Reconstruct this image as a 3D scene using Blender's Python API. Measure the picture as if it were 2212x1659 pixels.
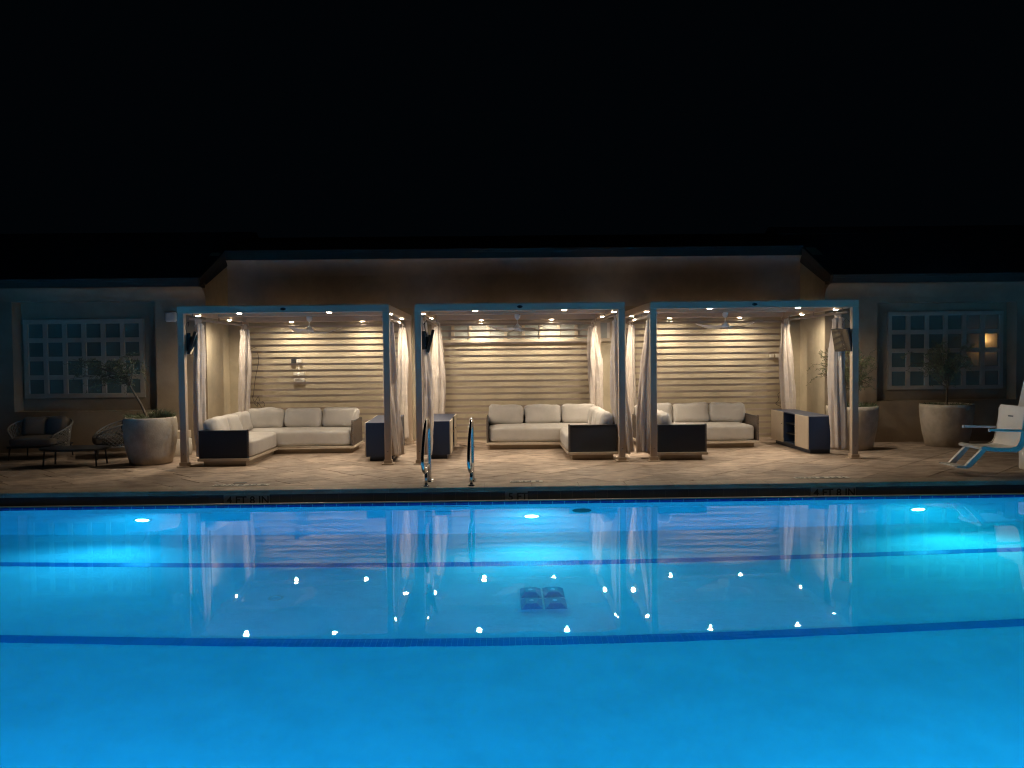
import bpy, bmesh, math, random
from math import sin, cos, pi, radians, sqrt, atan2
from mathutils import Vector, Matrix, noise, Euler
random.seed(7)
SC = bpy.context.scene
COL = SC.collection
for o in list(bpy.data.objects): bpy.data.objects.remove(o)

# ------------------------------------------------------------------ camera
CAM_H = 1.648
yaw, pit, rol = radians(.771), radians(1.86), radians(.618)
R0 = Vector((cos(yaw), -sin(yaw), 0)); F0 = Vector((sin(yaw)*cos(pit), cos(yaw)*cos(pit), -sin(pit)))
U0 = R0.cross(F0)
Rr = R0*cos(rol) - U0*sin(rol); Ur = R0*sin(rol) + U0*cos(rol)
cd = bpy.data.cameras.new('camera'); cam = bpy.data.objects.new('camera', cd); COL.objects.link(cam)
cam.matrix_world = Matrix(((Rr.x, Ur.x, -F0.x, 0), (Rr.y, Ur.y, -F0.y, 0), (Rr.z, Ur.z, -F0.z, CAM_H), (0, 0, 0, 1)))
cd.sensor_width = 36; cd.lens = 1739/2212*36; cd.clip_start = .05; cd.clip_end = 400
SC.camera = cam
# ------------------------------------------------------------------ world: night sky
w = bpy.data.worlds.new('World'); SC.world = w; w.use_nodes = True
bg = w.node_tree.nodes['Background']; bg.inputs[0].default_value = (.30, .62, 1, 1); bg.inputs[1].default_value = .0015
SC.view_settings.view_transform = 'Standard'; SC.view_settings.look = 'None'
SC.view_settings.gamma = 1; SC.view_settings.exposure = 0.0; SC.view_settings.use_curve_mapping = False
cy = SC.cycles
cy.use_denoising = True
try: cy.denoiser = 'OPENIMAGEDENOISE'
except Exception: pass
cy.max_bounces = 12; cy.diffuse_bounces = 7; cy.glossy_bounces = 5; cy.transmission_bounces = 8; cy.volume_bounces = 1
cy.caustics_refractive = True; cy.caustics_reflective = False
cy.use_adaptive_sampling = False; cy.filter_width = 1.15; cy.sample_clamp_indirect = 4; cy.blur_glossy = .3
# tunables
LAMP_W = 84.0; LAMP_C = (1, .85, .65)
POOL_W = 175.0
WZ = -.146   # water level; the deck is z = 0

# ------------------------------------------------------------------ materials
def mat(name, col, rough=.6, metal=0, spec=.5, var=0, scale=4, bump=0, bscale=60, detail=4, rand=0, island=False, stretch=None, coat=0, sheen=0, alt=None):
    m = bpy.data.materials.new(name); m.use_nodes = True; nt = m.node_tree; N = nt.nodes; L = nt.links
    b = N['Principled BSDF']; b.inputs['Base Color'].default_value = (*col, 1); b.inputs['Roughness'].default_value = rough
    b.inputs['Metallic'].default_value = metal; b.inputs['Specular IOR Level'].default_value = spec
    b.inputs['Coat Weight'].default_value = coat; b.inputs['Sheen Weight'].default_value = sheen
    tc = N.new('ShaderNodeTexCoord'); mp = N.new('ShaderNodeMapping'); L.new(tc.outputs['Object'], mp.inputs[0])
    if stretch: mp.inputs['Scale'].default_value = stretch
    out = None
    if var or alt:
        n = N.new('ShaderNodeTexNoise'); n.inputs['Scale'].default_value = scale; n.inputs['Detail'].default_value = detail; n.inputs['Roughness'].default_value = .62
        L.new(mp.outputs[0], n.inputs['Vector'])
        r = N.new('ShaderNodeValToRGB'); r.color_ramp.elements[0].position = .36; r.color_ramp.elements[1].position = .62
        a2 = alt if alt else tuple(c*(1-var) for c in col)
        r.color_ramp.elements[0].color = (*a2, 1); r.color_ramp.elements[1].color = (*[min(1, c*(1+var*.5)) for c in col], 1)
        L.new(n.outputs[0], r.inputs[0]); out = r.outputs[0]
    if rand:
        if island:
            g = N.new('ShaderNodeNewGeometry'); src = g.outputs['Random Per Island']
        else:
            g = N.new('ShaderNodeObjectInfo'); src = g.outputs['Random']
        mr = N.new('ShaderNodeMapRange'); mr.inputs['To Min'].default_value = 1-rand; mr.inputs['To Max'].default_value = 1+rand*.6
        L.new(src, mr.inputs['Value'])
        mx = N.new('ShaderNodeMix'); mx.data_type = 'RGBA'; mx.blend_type = 'MULTIPLY'; mx.inputs[0].default_value = 1
        if out: L.new(out, mx.inputs[6])
        else: mx.inputs[6].default_value = (*col, 1)
        L.new(mr.outputs[0], mx.inputs[7]); out = mx.outputs[2]
    if out: L.new(out, b.inputs['Base Color'])
    if bump:
        n = N.new('ShaderNodeTexNoise'); n.inputs['Scale'].default_value = bscale; n.inputs['Detail'].default_value = 5
        L.new(mp.outputs[0], n.inputs['Vector'])
        bm_ = N.new('ShaderNodeBump'); bm_.inputs['Strength'].default_value = bump; bm_.inputs['Distance'].default_value = .01
        L.new(n.outputs[0], bm_.inputs['Height']); L.new(bm_.outputs[0], b.inputs['Normal'])
    return m
def emis(name, col, s, rim=None):
    m = bpy.data.materials.new(name); m.use_nodes = True; nt = m.node_tree
    b = nt.nodes['Principled BSDF']; b.inputs['Base Color'].default_value = (.8, .8, .8, 1)
    b.inputs['Emission Color'].default_value = (*col, 1); b.inputs['Emission Strength'].default_value = s
    return m

M = {}
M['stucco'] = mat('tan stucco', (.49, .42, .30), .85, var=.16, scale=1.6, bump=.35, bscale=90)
M['stucco_upper_lit'] = mat('upper stucco with painted light', (.52, .47, .41), .85, var=.18, scale=1.4, bump=.35, bscale=90)  # tan stucco paint again, greyed and lightened to stand in for the light there
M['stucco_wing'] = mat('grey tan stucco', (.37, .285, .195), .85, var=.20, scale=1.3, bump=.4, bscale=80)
M['fascia'] = mat('painted fascia', (.055, .043, .033), .7, var=.15)
M['roof'] = mat('dark roof tile', (.03, .03, .03), .7, var=.3, scale=8)
M['frame'] = mat('taupe powder coat', (.55, .43, .32), .42, var=.05, scale=2, bump=.05, bscale=200)
M['slat'] = mat('pale taupe slat', (.37, .30, .245), .5, var=.09, scale=3, stretch=(.4, 3, 3), rand=.18)
M['louver'] = mat('taupe louver', (.42, .36, .31), .5, var=.06, scale=2, rand=.06)
M['paver'] = mat('travertine paver', (.50, .385, .295), .6, scale=3.4, detail=14, rand=.26, bump=.8, bscale=30, alt=(.26, .19, .14), stretch=(1, 1.8, 1))
M['paver_far'] = mat('travertine paver far', (.47, .365, .265), .62, scale=3.4, detail=12, rand=.36, island=True, bump=.4, bscale=26, alt=(.22, .155, .11), stretch=(1, 1.7, 1))
M['coping'] = mat('travertine coping', (.44, .36, .27), .6, scale=4, detail=8, rand=.12, bump=.4, bscale=30, alt=(.34, .26, .19))
M['grout'] = mat('grout', (.22, .175, .13), .9, var=.2)
M['fabric'] = mat('oatmeal cushion fabric', (.475, .44, .40), .95, var=.06, scale=5, bump=.25, bscale=240, sheen=.25)
M['rimwood'] = mat('cream platform', (.62, .53, .42), .5, var=.05)
M['plinth'] = mat('beige plinth', (.42, .35, .27), .6)
M['black'] = mat('black woven panel', (.016, .016, .017), .6, var=.25, scale=60, bump=.6, bscale=220)
M['weave'] = mat('brown woven panel', (.13, .10, .08), .7, var=.35, scale=70, bump=.8, bscale=160)
M['curtain'] = mat('pale rose curtain', (.60, .52, .45), .85, var=.05, scale=3, bump=.5, bscale=14, stretch=(1, 1, 4), sheen=.2)
M['blue'] = mat('navy cabinet', (.020, .034, .075), .38, var=.08, scale=3)
M['cream'] = mat('cream door', (.62, .52, .40), .45, var=.05)
M['dark'] = mat('dark interior', (.012, .012, .014), .5)
M['plastic'] = mat('black plastic', (.012, .012, .013), .28)
M['screen'] = mat('tv screen', (.02, .02, .02), .06, spec=1.0, coat=1)
M['white'] = mat('white plastic', (.72, .67, .59), .4, var=.05)
M['fan'] = mat('white fan enamel', (.80, .75, .68), .4)
M['steel'] = mat('polished steel', (.62, .63, .63), .16, metal=1, var=.04)
M['pot'] = mat('cream planter', (.47, .40, .31), .7, var=.18, scale=5, bump=.25, bscale=50)
M['drum'] = mat('white ribbed drum', (.60, .55, .47), .8, bump=.8, bscale=90)
M['soil'] = mat('soil', (.02, .015, .01), .95, bump=1, bscale=60)
M['bark'] = mat('olive bark', (.13, .10, .07), .9, var=.3, bump=.8, bscale=70)
M['leaf'] = mat('olive leaf', (.15, .17, .075), .55, rand=.4, island=True)
M['grass'] = mat('spiky grass', (.09, .11, .05), .6, rand=.4, island=True)
M['winframe'] = mat('cream window frame', (.54, .46, .345), .55, var=.08)
M['pane'] = mat('frosted pane', (.17, .205, .165), .08, spec=.8, var=.12, scale=.8, coat=.4)
M['pane_c'] = mat('pale frosted pane', (.42, .44, .40), .22, spec=.6, var=.06, scale=1.2)
M['plaster'] = mat('pool plaster', (.76, .82, .84), .75, var=.10, scale=2.4, detail=12, bump=.2, bscale=20)
M['bluetile'] = mat('cobalt tile', (.006, .02, .20), .25, rand=.16)
M['lanetile'] = mat('cobalt floor tile', (.006, .045, .40), .35, rand=.14)
M['facetile'] = mat('dark navy tile', (.02, .025, .035), .2, rand=.2, island=True)
M['rimstone'] = mat('rim curb stone', (.42, .36, .28), .6)
M['marker'] = mat('white marker tile', (.70, .66, .58), .35)
M['marker_face'] = mat('darker marker tile', (.27, .27, .25), .4)  # even tone, darker than the deck marker tile
M['ink'] = mat('black glyph', (.012, .012, .012), .4)
M['cable'] = mat('dark cable', (.02, .015, .012), .5)
M['chairweave'] = mat('pale woven rope', (.20, .19, .17), .8, bump=.6, bscale=120)
M['chaircush'] = mat('grey chair cushion', (.12, .10, .08), .95, bump=.2, bscale=200)
M['darkmetal'] = mat('dark metal', (.03, .03, .03), .4)
M['cover'] = mat('blue grey drain cover', (.10, .26, .40), .6)
M['downlens'] = emis('downlight lens', (1, .86, .66), 120)
M['poollens'] = emis('pool light lens', (.35, .85, 1), 25)
M['flame'] = emis('lantern glow', (1, .50, .12), 60)
for k in ('downlens', 'poollens'):
    try: M[k].cycles.emission_sampling = 'NONE'
    except Exception: pass

# ------------------------------------------------------------------ helpers
def tag(o, label=None, cat=None, group=None, kind=None):
    if label: o['label'] = label
    if cat: o['category'] = cat
    if group: o['group'] = group
    if kind: o['kind'] = kind
    return o
def thing(name, label, cat, loc=(0, 0, 0), rz=0, group=None):
    o = bpy.data.objects.new(name, None); COL.objects.link(o); o.empty_display_size = .2
    o.location = loc; o.rotation_euler = (0, 0, rz); return tag(o, label, cat, group)
def link(name, me, m, parent=None, smooth=False):
    o = bpy.data.objects.new(name, me); COL.objects.link(o)
    if m is not None and not me.materials: me.materials.append(m)
    if parent is not None: o.parent = parent
    if smooth:
        for p in me.polygons: p.use_smooth = True
    return o
def done(bm, name='mesh'):
    bmesh.ops.recalc_face_normals(bm, faces=bm.faces)
    me = bpy.data.meshes.new(name); bm.to_mesh(me); bm.free(); return me
def obj(name, bm, m, parent=None, smooth=False, auto=None):
    me = done(bm, name); o = link(name, me, m, parent, smooth or auto is not None)
    if auto is not None:
        for e in me.edges: pass
        try: me.set_sharp_from_angle(angle=radians(auto))
        except Exception: pass
    return o
def B(): return bmesh.new()
def box(bm, x0, x1, y0, y1, z0, z1, bev=0, mtx=None, seg=1):
    r = bmesh.ops.create_cube(bm, size=1)['verts']
    S = Matrix.Diagonal((x1-x0, y1-y0, z1-z0, 1)); T = Matrix.Translation(((x0+x1)/2, (y0+y1)/2, (z0+z1)/2))
    bmesh.ops.transform(bm, matrix=T @ S, verts=r)
    if bev:
        es = list({e for v in r for e in v.link_edges})
        nb = bmesh.ops.bevel(bm, geom=es, offset=bev, segments=seg, affect='EDGES', profile=.6)
        r = list({v for f in nb['faces'] for v in f.verts} | {v for v in r if v.is_valid})
    if mtx is not None: bmesh.ops.transform(bm, matrix=mtx, verts=r)
    return r
def prism(bm, pts, ax, a, b):
    """pts: 2-D outline extruded along axis ax ('x','y','z') from a to b"""
    def P(p, t): return {'x': (t, p[0], p[1]), 'y': (p[0], t, p[1]), 'z': (p[0], p[1], t)}[ax]
    A = [bm.verts.new(P(p, a)) for p in pts]; C = [bm.verts.new(P(p, b)) for p in pts]; n = len(pts)
    for i in range(n): bm.faces.new((A[i], A[(i+1) % n], C[(i+1) % n], C[i]))
    bm.faces.new(A[::-1]); bm.faces.new(C)
def tube(bm, pts, r, seg=8, cap=True, flat=1.0):
    pts = [Vector(p) for p in pts]; n = len(pts); rr = r if isinstance(r, (list, tuple)) else [r]*n
    up = Vector((0, 0, 1)); rings = []; prev = None
    for i, p in enumerate(pts):
        t = (pts[min(i+1, n-1)]-pts[max(i-1, 0)]).normalized()
        if prev is None:
            a = t.cross(up)
            if a.length < .1: a = t.cross(Vector((0, 1, 0)))
            a.normalize()
        else:
            a = prev - t*prev.dot(t); a.normalize()
        b = t.cross(a); prev = a
        rings.append([bm.verts.new(p + (a*cos(2*pi*k/seg) + b*sin(2*pi*k/seg)*flat)*rr[i]) for k in range(seg)])
    for i in range(n-1):
        for k in range(seg): bm.faces.new((rings[i][k], rings[i][(k+1) % seg], rings[i+1][(k+1) % seg], rings[i+1][k]))
    if cap: bm.faces.new(rings[0][::-1]); bm.faces.new(rings[-1])
def lathe(bm, prof, cx=0, cy_=0, seg=32, cap=False):
    rings = [[bm.verts.new((cx+r*cos(2*pi*k/seg), cy_+r*sin(2*pi*k/seg), z)) for k in range(seg)] for r, z in prof]
    for i in range(len(prof)-1):
        for k in range(seg): bm.faces.new((rings[i][k], rings[i][(k+1) % seg], rings[i+1][(k+1) % seg], rings[i+1][k]))
    if cap: bm.faces.new(rings[0][::-1]); bm.faces.new(rings[-1])
def smoothpath(P, n=6):
    P = [Vector(p) for p in P]; out = []
    for i in range(len(P)-1):
        p0 = P[max(i-1, 0)]; p1 = P[i]; p2 = P[i+1]; p3 = P[min(i+2, len(P)-1)]
        for k in range(n):
            t = k/n; out.append(.5*((2*p1)+(-p0+p2)*t+(2*p0-5*p1+4*p2-p3)*t*t+(-p0+3*p1-3*p2+p3)*t**3))
    out.append(P[-1]); return out
def cushion(bm, c, size, r=.05, bulge=.03, axis=2, seed=0, mtx=None, wr=.006, puff=1.0):
    """rounded upholstered block: half-round edges, crowned on the faces across `axis`, low wrinkles"""
    hx, hy, hz = [s/2 for s in size]; H = (hx, hy, hz); n = 10
    tt = []
    for i in range(n+1):
        u = -1+2*i/n; tt.append(math.copysign(abs(u)**.75, u))
    idx = {}
    def V(a, b, c_):
        key = (round(a, 4), round(b, 4), round(c_, 4))
        if key in idx: return idx[key]
        p = Vector((a*H[0], b*H[1], c_*H[2])); q = Vector([max(-(h-r), min(h-r, v)) for v, h in zip(p, H)])
        d = p-q
        if d.length > 1e-6: p = q + d.normalized()*r
        uvw = [a, b, c_]; oth = [uvw[k] for k in range(3) if k != axis]
        f = (1-oth[0]**2)**.7*(1-oth[1]**2)**.7 if abs(oth[0]) < 1 and abs(oth[1]) < 1 else 0
        p[axis] += uvw[axis]*bulge*f
        # pinch the rim a little so the outline is not straight
        for k in range(3):
            if k != axis: p[k] *= 1-.035*puff*abs(uvw[[j for j in range(3) if j != axis and j != k][0]])**4
        nz = noise.noise(Vector((p.x*5+seed*7.3, p.y*5, p.z*5)))*wr + noise.noise(Vector((p.x*14+seed, p.y*14, p.z*14)))*wr*.35
        p += p.normalized()*nz
        if mtx is not None: p = mtx @ p
        v = bm.verts.new(Vector(c)+p); idx[key] = v; return v
    for ax in range(3):
        for s in (-1, 1):
            for i in range(n):
                for j in range(n):
                    q = []
                    for a, b in ((tt[i], tt[j]), (tt[i+1], tt[j]), (tt[i+1], tt[j+1]), (tt[i], tt[j+1])):
                        t = [0, 0, 0]; t[ax] = s; o2 = [k for k in range(3) if k != ax]; t[o2[0]] = a; t[o2[1]] = b; q.append(V(*t))
                    try: bm.faces.new(q)
                    except ValueError: pass
def text_mesh(s, size, loc, rot, bold=.0, ext=.0012, name='lettering', parent=None, width=None):
    cu = bpy.data.curves.new(name, 'FONT'); cu.body = s; cu.size = size; cu.extrude = ext; cu.offset = bold; cu.align_x = 'CENTER'; cu.align_y = 'CENTER'
    cu.resolution_u = 3; tmp = bpy.data.objects.new('tmp', cu); COL.objects.link(tmp)
    me = bpy.data.meshes.new_from_object(tmp); bpy.data.objects.remove(tmp)
    if width:
        xs = [v.co.x for v in me.vertices]; k = width/(max(xs)-min(xs))
        for v in me.vertices: v.co.x *= k
    o = link(name, me, M['ink'], parent); me.materials.clear(); me.materials.append(M['ink']); o.location = loc; o.rotation_euler = rot; return o
def clip(poly, axis, lim, keep_ge):
    out = []; n = len(poly)
    for i in range(n):
        a, b = poly[i], poly[(i+1) % n]; ia = (a[axis] >= lim) == keep_ge; ib = (b[axis] >= lim) == keep_ge
        if ia: out.append(a)
        if ia != ib:
            t = (lim-a[axis])/(b[axis]-a[axis]); out.append((a[0]+(b[0]-a[0])*t, a[1]+(b[1]-a[1])*t))
    return out
def slab(bm, poly, z0, z1, inset=.004):
    cx = sum(p[0] for p in poly)/len(poly); cyy = sum(p[1] for p in poly)/len(poly)
    def s(p, d):
        v = Vector((p[0]-cx, p[1]-cyy)); l = v.length
        v *= max(.2, (l-d)/l) if l > 0 else 1; return (cx+v.x, cyy+v.y)
    lo = [bm.verts.new((*p, z0)) for p in poly]; mid = [bm.verts.new((*p, z1-.003)) for p in poly]; top = [bm.verts.new((*s(p, inset), z1)) for p in poly]; n = len(poly)
    for i in range(n):
        j = (i+1) % n; bm.faces.new((lo[i], lo[j], mid[j], mid[i])); bm.faces.new((mid[i], mid[j], top[j], top[i]))
    bm.faces.new(top)

# ================================================================== SETTING
# deck bed under the pavers, the near deck behind the camera, coping
PX0, PX1, PY0, PY1 = -9.6, 10.2, 1.9, 9.98     # pool basin, inside
b = B()
box(b, -40, 40, 10.29, 40, -.6, -.014); box(b, -40, 40, -30, PY0-.3, -.6, -.006); box(b, -40, PX0-.3, PY0-.3, 10.29, -.6, -.006); box(b, PX1+.3, 40, PY0-.3, 10.29, -.6, -.006)
deck = tag(obj('deck', b, M['grout']), kind='structure')
# pavers laid on the diagonal in mixed lengths
pavers = []
c45, s45 = cos(radians(45)), sin(radians(45)); v = -16
rr_ = random.Random(3); G = .0035
while v < 24:
    h = rr_.choice((.405, .61, .61)); u = -16 + rr_.random()*.6
    while u < 24:
        l = rr_.choice((.405, .61, .61, .81, .81))
        q = [(u+G, v+G), (u+l-G, v+G), (u+l-G, v+h-G), (u+G, v+h-G)]
        q = [(a*c45-b_*s45, a*s45+b_*c45) for a, b_ in q]
        q = clip(clip(clip(clip(q, 1, 10.575, True), 1, 16.5, False) if True else q, 0, -10.6, True), 0, 11.2, False) if q else q
        if len(q) >= 3:
            ar = abs(sum(q[i][0]*q[(i+1) % len(q)][1]-q[(i+1) % len(q)][0]*q[i][1] for i in range(len(q))))/2
            if ar > .012: pavers.append(q)
        u += l
    v += h
def vis(q):
    cx = sum(p[0] for p in q)/len(q); cyy = sum(p[1] for p in q)/len(q)
    return cyy + (50 if not (-.62 < cx/cyy < .66) else 0) + (30 if cyy > 15.7 else 0)
pavers.sort(key=vis)
rest = B()
for i, q in enumerate(pavers):
    zt = rr_.uniform(-.0015, .0015)
    if i < 285:
        b = B(); slab(b, q, -.013, zt); obj('paver', b, M['paver'], deck)
    else: slab(rest, q, -.013, zt)
tag(obj('paver_field', rest, M['paver_far'], deck), kind='stuff')
# coping stones along the far pool edge
x = -10.6
while x < 11.2:
    b = B(); pts = [(10.572, -.013), (10.572, 0), (10.285, 0), (10.262, -.006), (10.25, -.02), (10.25, -.05), (10.26, -.06), (10.30, -.06), (10.30, -.013)]
    prism(b, pts, 'x', x+.002, x+.608); obj('coping_stone', b, M['coping'], deck, auto=30); x += .61
# pool basin: gutter, rim, walls, floor
b = B()
box(b, PX0-.4, PX1+.4, 10.04, 10.30, -.6, -.255)                                   # gutter floor
box(b, PX0-.4, PX1+.4, 10.30, 10.5, -.6, -.06)
basin = tag(obj('pool_gutter', b, M['rimstone']), kind='structure')
b = B()
FZ = -1.80
box(b, PX0-.4, PX1+.4, PY1, 10.04, -2.1, -.152); box(b, PX0-.4, PX1+.4, PY0-.32, PY0, -2.1, -.02)
box(b, PX0-.4, PX0, PY0, PY1, -2.1, -.02); box(b, PX1, PX1+.4, PY0, PY1, -2.1, -.02); box(b, PX0, PX1, PY0, PY1, -2.1, FZ)
pool = tag(obj('pool_basin', b, M['plaster']), kind='structure')
b = B(); box(b, PX0-.3, PX1+.3, PY1-.004, 10.04, -.151, -.128, .006); obj('rim_curb', b, M['rimstone'], pool)
b = B(); box(b, -.0715, .0715, PY1-.010, PY1-.001, -.298, -.141, .001); me_t = done(b, 'waterline_tile')
b = B(); box(b, PX0, PX1, PY1-.007, PY1+.01, -.30, -.1415); obj('tile_grout', b, M['marker'], pool)
x = -7.2
while x < 7.5:
    o = link('waterline_tile', me_t, M['bluetile'], pool); o.location.x = x; x += .149
b = B(); x = -7.2-.149
while x > PX0+.1: box(b, x-.0715, x+.0715, PY1-.010, PY1-.001, -.298, -.141); x -= .149
x = 7.5+.02
while x < PX1-.1: box(b, x-.0715, x+.0715, PY1-.010, PY1-.001, -.298, -.141); x += .149
tag(obj('waterline_tile_row', b, M['bluetile'], pool), kind='stuff')
# dark tiled face below the coping
b = B(); x = -10.5
while x < 11:
    box(b, x+.0005, x+.1495, 10.288, 10.299, -.213, -.064); x += .15
tag(obj('face_tile_band', b, M['facetile'], basin), kind='stuff')
# floor stripes of small cobalt tiles
b = B(); box(b, .001, .0475, -.075, .075, 0, .006, .0012); lane_me = done(b, 'floor_tile')
for yy, xa, xb in ((6.69, -4.9, 5.1), (8.715, -6.3, 6.4)):
    b = B(); box(b, PX0+.02, xa, yy-.075, yy+.075, FZ-.01, FZ+.006); box(b, xb, PX1-.02, yy-.075, yy+.075, FZ-.01, FZ+.006)
    st = obj('floor_stripe', b, M['lanetile'], pool)
    x = xa
    while x < xb-.01:
        o = link('floor_tile', lane_me, M['lanetile'], st); o.location = (x, yy, FZ-.001); x += .0485
# main drain: four grated covers
for gx in (0, 1):
    for gy in (0, 1):
        ox, oy = .160+gx*.222, 7.33+gy*.29
        b = B()
        R1 = [(ox+.03, oy+.25, FZ-.002), (ox+.17, oy+.25, FZ-.002), (ox+.17, oy+.05, FZ-.002), (ox+.03, oy+.05, FZ-.002)]
        R2 = [(ox+.001, oy+.26, FZ+.035), (ox+.205, oy+.26, FZ+.035), (ox+.205, oy+.01, FZ+.035), (ox+.001, oy+.01, FZ+.035)]
        R3 = [(ox+.05, oy+.262, FZ+.075), (ox+.155, oy+.262, FZ+.075), (ox+.155, oy+.12, FZ+.075), (ox+.05, oy+.12, FZ+.075)]
        R1, R2, R3 = [[b.verts.new(p) for p in R] for R in (R1, R2, R3)]
        for Ra, Rb in ((R1, R2), (R2, R3)):
            for k in range(4): b.faces.new((Ra[k], Ra[(k+1) % 4], Rb[(k+1) % 4], Rb[k]))
        b.faces.new(R3)
        d = obj('drain_cover', b, M['cover'], pool)
        b = B(); lathe(b, [(.0001, FZ+.083), (.022, FZ+.081), (.024, FZ+.075)], ox+.102, oy+.19, 16); obj('cover_boss', b, M['plaster'], d, True)
        b = B()
        for k in range(14):
            u = (k+.5)/14; xb_, xt_ = ox+.008+u*.19, ox+.054+u*.098
            b.faces.new([b.verts.new(p) for p in ((xb_-.004, oy+.0085, FZ+.037), (xb_+.004, oy+.0085, FZ+.037), (xt_+.0022, oy+.1185, FZ+.0775), (xt_-.0022, oy+.1185, FZ+.0775))])
        obj('grate_slots', b, M['lanetile'], d)
b = B(); lathe(b, [(.055, FZ), (.075, FZ+.002), (.075, FZ+.008), (.05, FZ+.008), (.05, FZ)], -2.19, 7.70, 24); obj('floor_ring', b, M['white'], pool)
b = B(); m_ = Matrix.Translation((.99, PY1-.0, -.72)) @ Matrix.Rotation(radians(90), 4, 'X')
lathe(b, [(.0, .006), (.07, .01), (.12, .004), (.12, -.002)], 0, 0, 24); bmesh.ops.transform(b, matrix=m_, verts=b.verts); obj('return_inlet', b, M['darkmetal'], pool)
for k in range(3):                                                               # ladder treads set in the wall
    b = B(); box(b, -1.0, -.42, PY1-.035, PY1+.01, -.42-.28*k, -.375-.28*k, .01); obj('wall_step', b, M['plaster'], pool)
# pool lights
def pool_light(x, ysgn, y, label, vis_, power, col):
    t = thing('pool_light', label, 'pool light', (x, y, -.99), 0, 'underwater lights in the pool wall')
    rot = Matrix.Rotation(radians(90*ysgn), 4, 'X')
    b = B(); lathe(b, [(.085, 0), (.115, .0), (.115, .016), (.09, .024), (.085, .012)], 0, 0, 28); bmesh.ops.transform(b, matrix=rot, verts=b.verts); obj('bezel', b, M['steel'], t, True)
    b = B(); lathe(b, [(.0001, .02), (.05, .019), (.088, .010), (.088, .004)], 0, 0, 24); bmesh.ops.transform(b, matrix=rot, verts=b.verts); obj('lens', b, M['poollens'], t, True)
    ld = bpy.data.lights.new('pool_light_beam', 'SPOT'); ld.energy = power; ld.color = col; ld.spot_size = radians(158); ld.spot_blend = 1; ld.shadow_soft_size = .0
    lo = bpy.data.objects.new('pool_light_beam', ld); COL.objects.link(lo); lo.parent = t; lo.location = (0, -ysgn*.045, 0); lo.rotation_euler = (radians(-101 if ysgn > 0 else 74), 0, 0)
    return t
pool_light(-4.46, 1, PY1, 'glowing pool light in the far wall, leftmost, near the left planter', True, POOL_W*2.0, (.04, .60, 1))
pool_light(.36, 1, PY1, 'glowing pool light in the far wall below the middle cabana, right of the ladder', True, POOL_W*1.6, (.04, .70, 1))
pool_light(5.21, 1, PY1, 'glowing pool light in the far wall, rightmost, with the greenest glow', True, POOL_W*2.0, (.04, .78, .95))
for i, (x, n_) in enumerate(((-6.5, 'left'), (-1.8, 'middle left'), (2.6, 'middle right'), (7.2, 'right'))):
    pool_light(x, -1, PY0, 'pool light in the near wall under the viewer, %s one' % n_, False, POOL_W*6.3, (.03, .44, 1) if i < 2 else (.03, .48, 1))
# water
m = bpy.data.materials.new('pool water'); m.use_nodes = True; nt = m.node_tree; N = nt.nodes; L = nt.links
p = N['Principled BSDF']; p.inputs['Base Color'].default_value = (1, 1, 1, 1); p.inputs['Roughness'].default_value = 0; p.inputs['IOR'].default_value = 1.333; p.inputs['Transmission Weight'].default_value = 1
tc = N.new('ShaderNodeTexCoord'); n1 = N.new('ShaderNodeTexNoise'); n2 = N.new('ShaderNodeTexNoise'); mp = N.new('ShaderNodeMapping'); mp.inputs['Scale'].default_value = (.7, 1.5, 1)
L.new(tc.outputs['Object'], mp.inputs[0]); L.new(mp.outputs[0], n1.inputs['Vector']); L.new(mp.outputs[0], n2.inputs['Vector'])
n1.inputs['Scale'].default_value = 1.5; n1.inputs['Detail'].default_value = 2; n2.inputs['Scale'].default_value = 10; n2.inputs['Detail'].default_value = 2
ad = N.new('ShaderNodeMath'); ad.operation = 'MULTIPLY_ADD'; ad.inputs[1].default_value = .20; L.new(n2.outputs[0], ad.inputs[0]); L.new(n1.outputs[0], ad.inputs[2])
bp = N.new('ShaderNodeBump'); bp.inputs['Strength'].default_value = 1; bp.inputs['Distance'].default_value = .0008; L.new(ad.outputs[0], bp.inputs['Height']); L.new(bp.outputs[0], p.inputs['Normal'])
va = N.new('ShaderNodeVolumeAbsorption'); va.inputs['Color'].default_value = (0, .90, 1, 1); va.inputs['Density'].default_value = .30
vs = N.new('ShaderNodeVolumeScatter'); vs.inputs['Color'].default_value = (.1, .9, 1, 1); vs.inputs['Density'].default_value = .13; vs.inputs['Anisotropy'].default_value = .72
av = N.new('ShaderNodeAddShader'); L.new(va.outputs[0], av.inputs[0]); L.new(vs.outputs[0], av.inputs[1]); L.new(av.outputs[0], N['Material Output'].inputs['Volume'])
b = B(); box(b, PX0-.05, PX1+.05, PY0-.05, PY1+.012, -1.98, WZ)
tag(obj('water', b, m), kind='structure')

# ================================================================== BUILDING
XL, XR = -5.41, 6.02      # inner corners of the two wings
house = thing('pool_house', 'low tan stucco building with a recessed centre behind the three cabanas', 'building', (0, 16.13, 0))
house.location = (0, 0, 0)
def wpart(name, *bx, m='stucco', auto=None):
    b = B()
    for q in bx: box(b, *q)
    return obj(name, b, M[m], house)
wpart('wall', (XL-.3, XR+.3, 16.13, 16.43, -.3, 2.66))
wpart('upper_wall', (XL-.001, XR+.001, 16.126, 16.43, 2.66, 3.7), m='stucco_upper_lit')  # same wall, split off to carry the painted light tone
# side walls of the recess, cut to the roof slope
for x0, x1 in ((XL-.3, XL), (XR, XR+.3)):
    b = B(); prism(b, [(14.9, -.3), (16.13, -.3), (16.13, 3.80), (14.9, 3.18)], 'x', x0, x1); obj('wall', b, M['stucco'], house)
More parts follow.
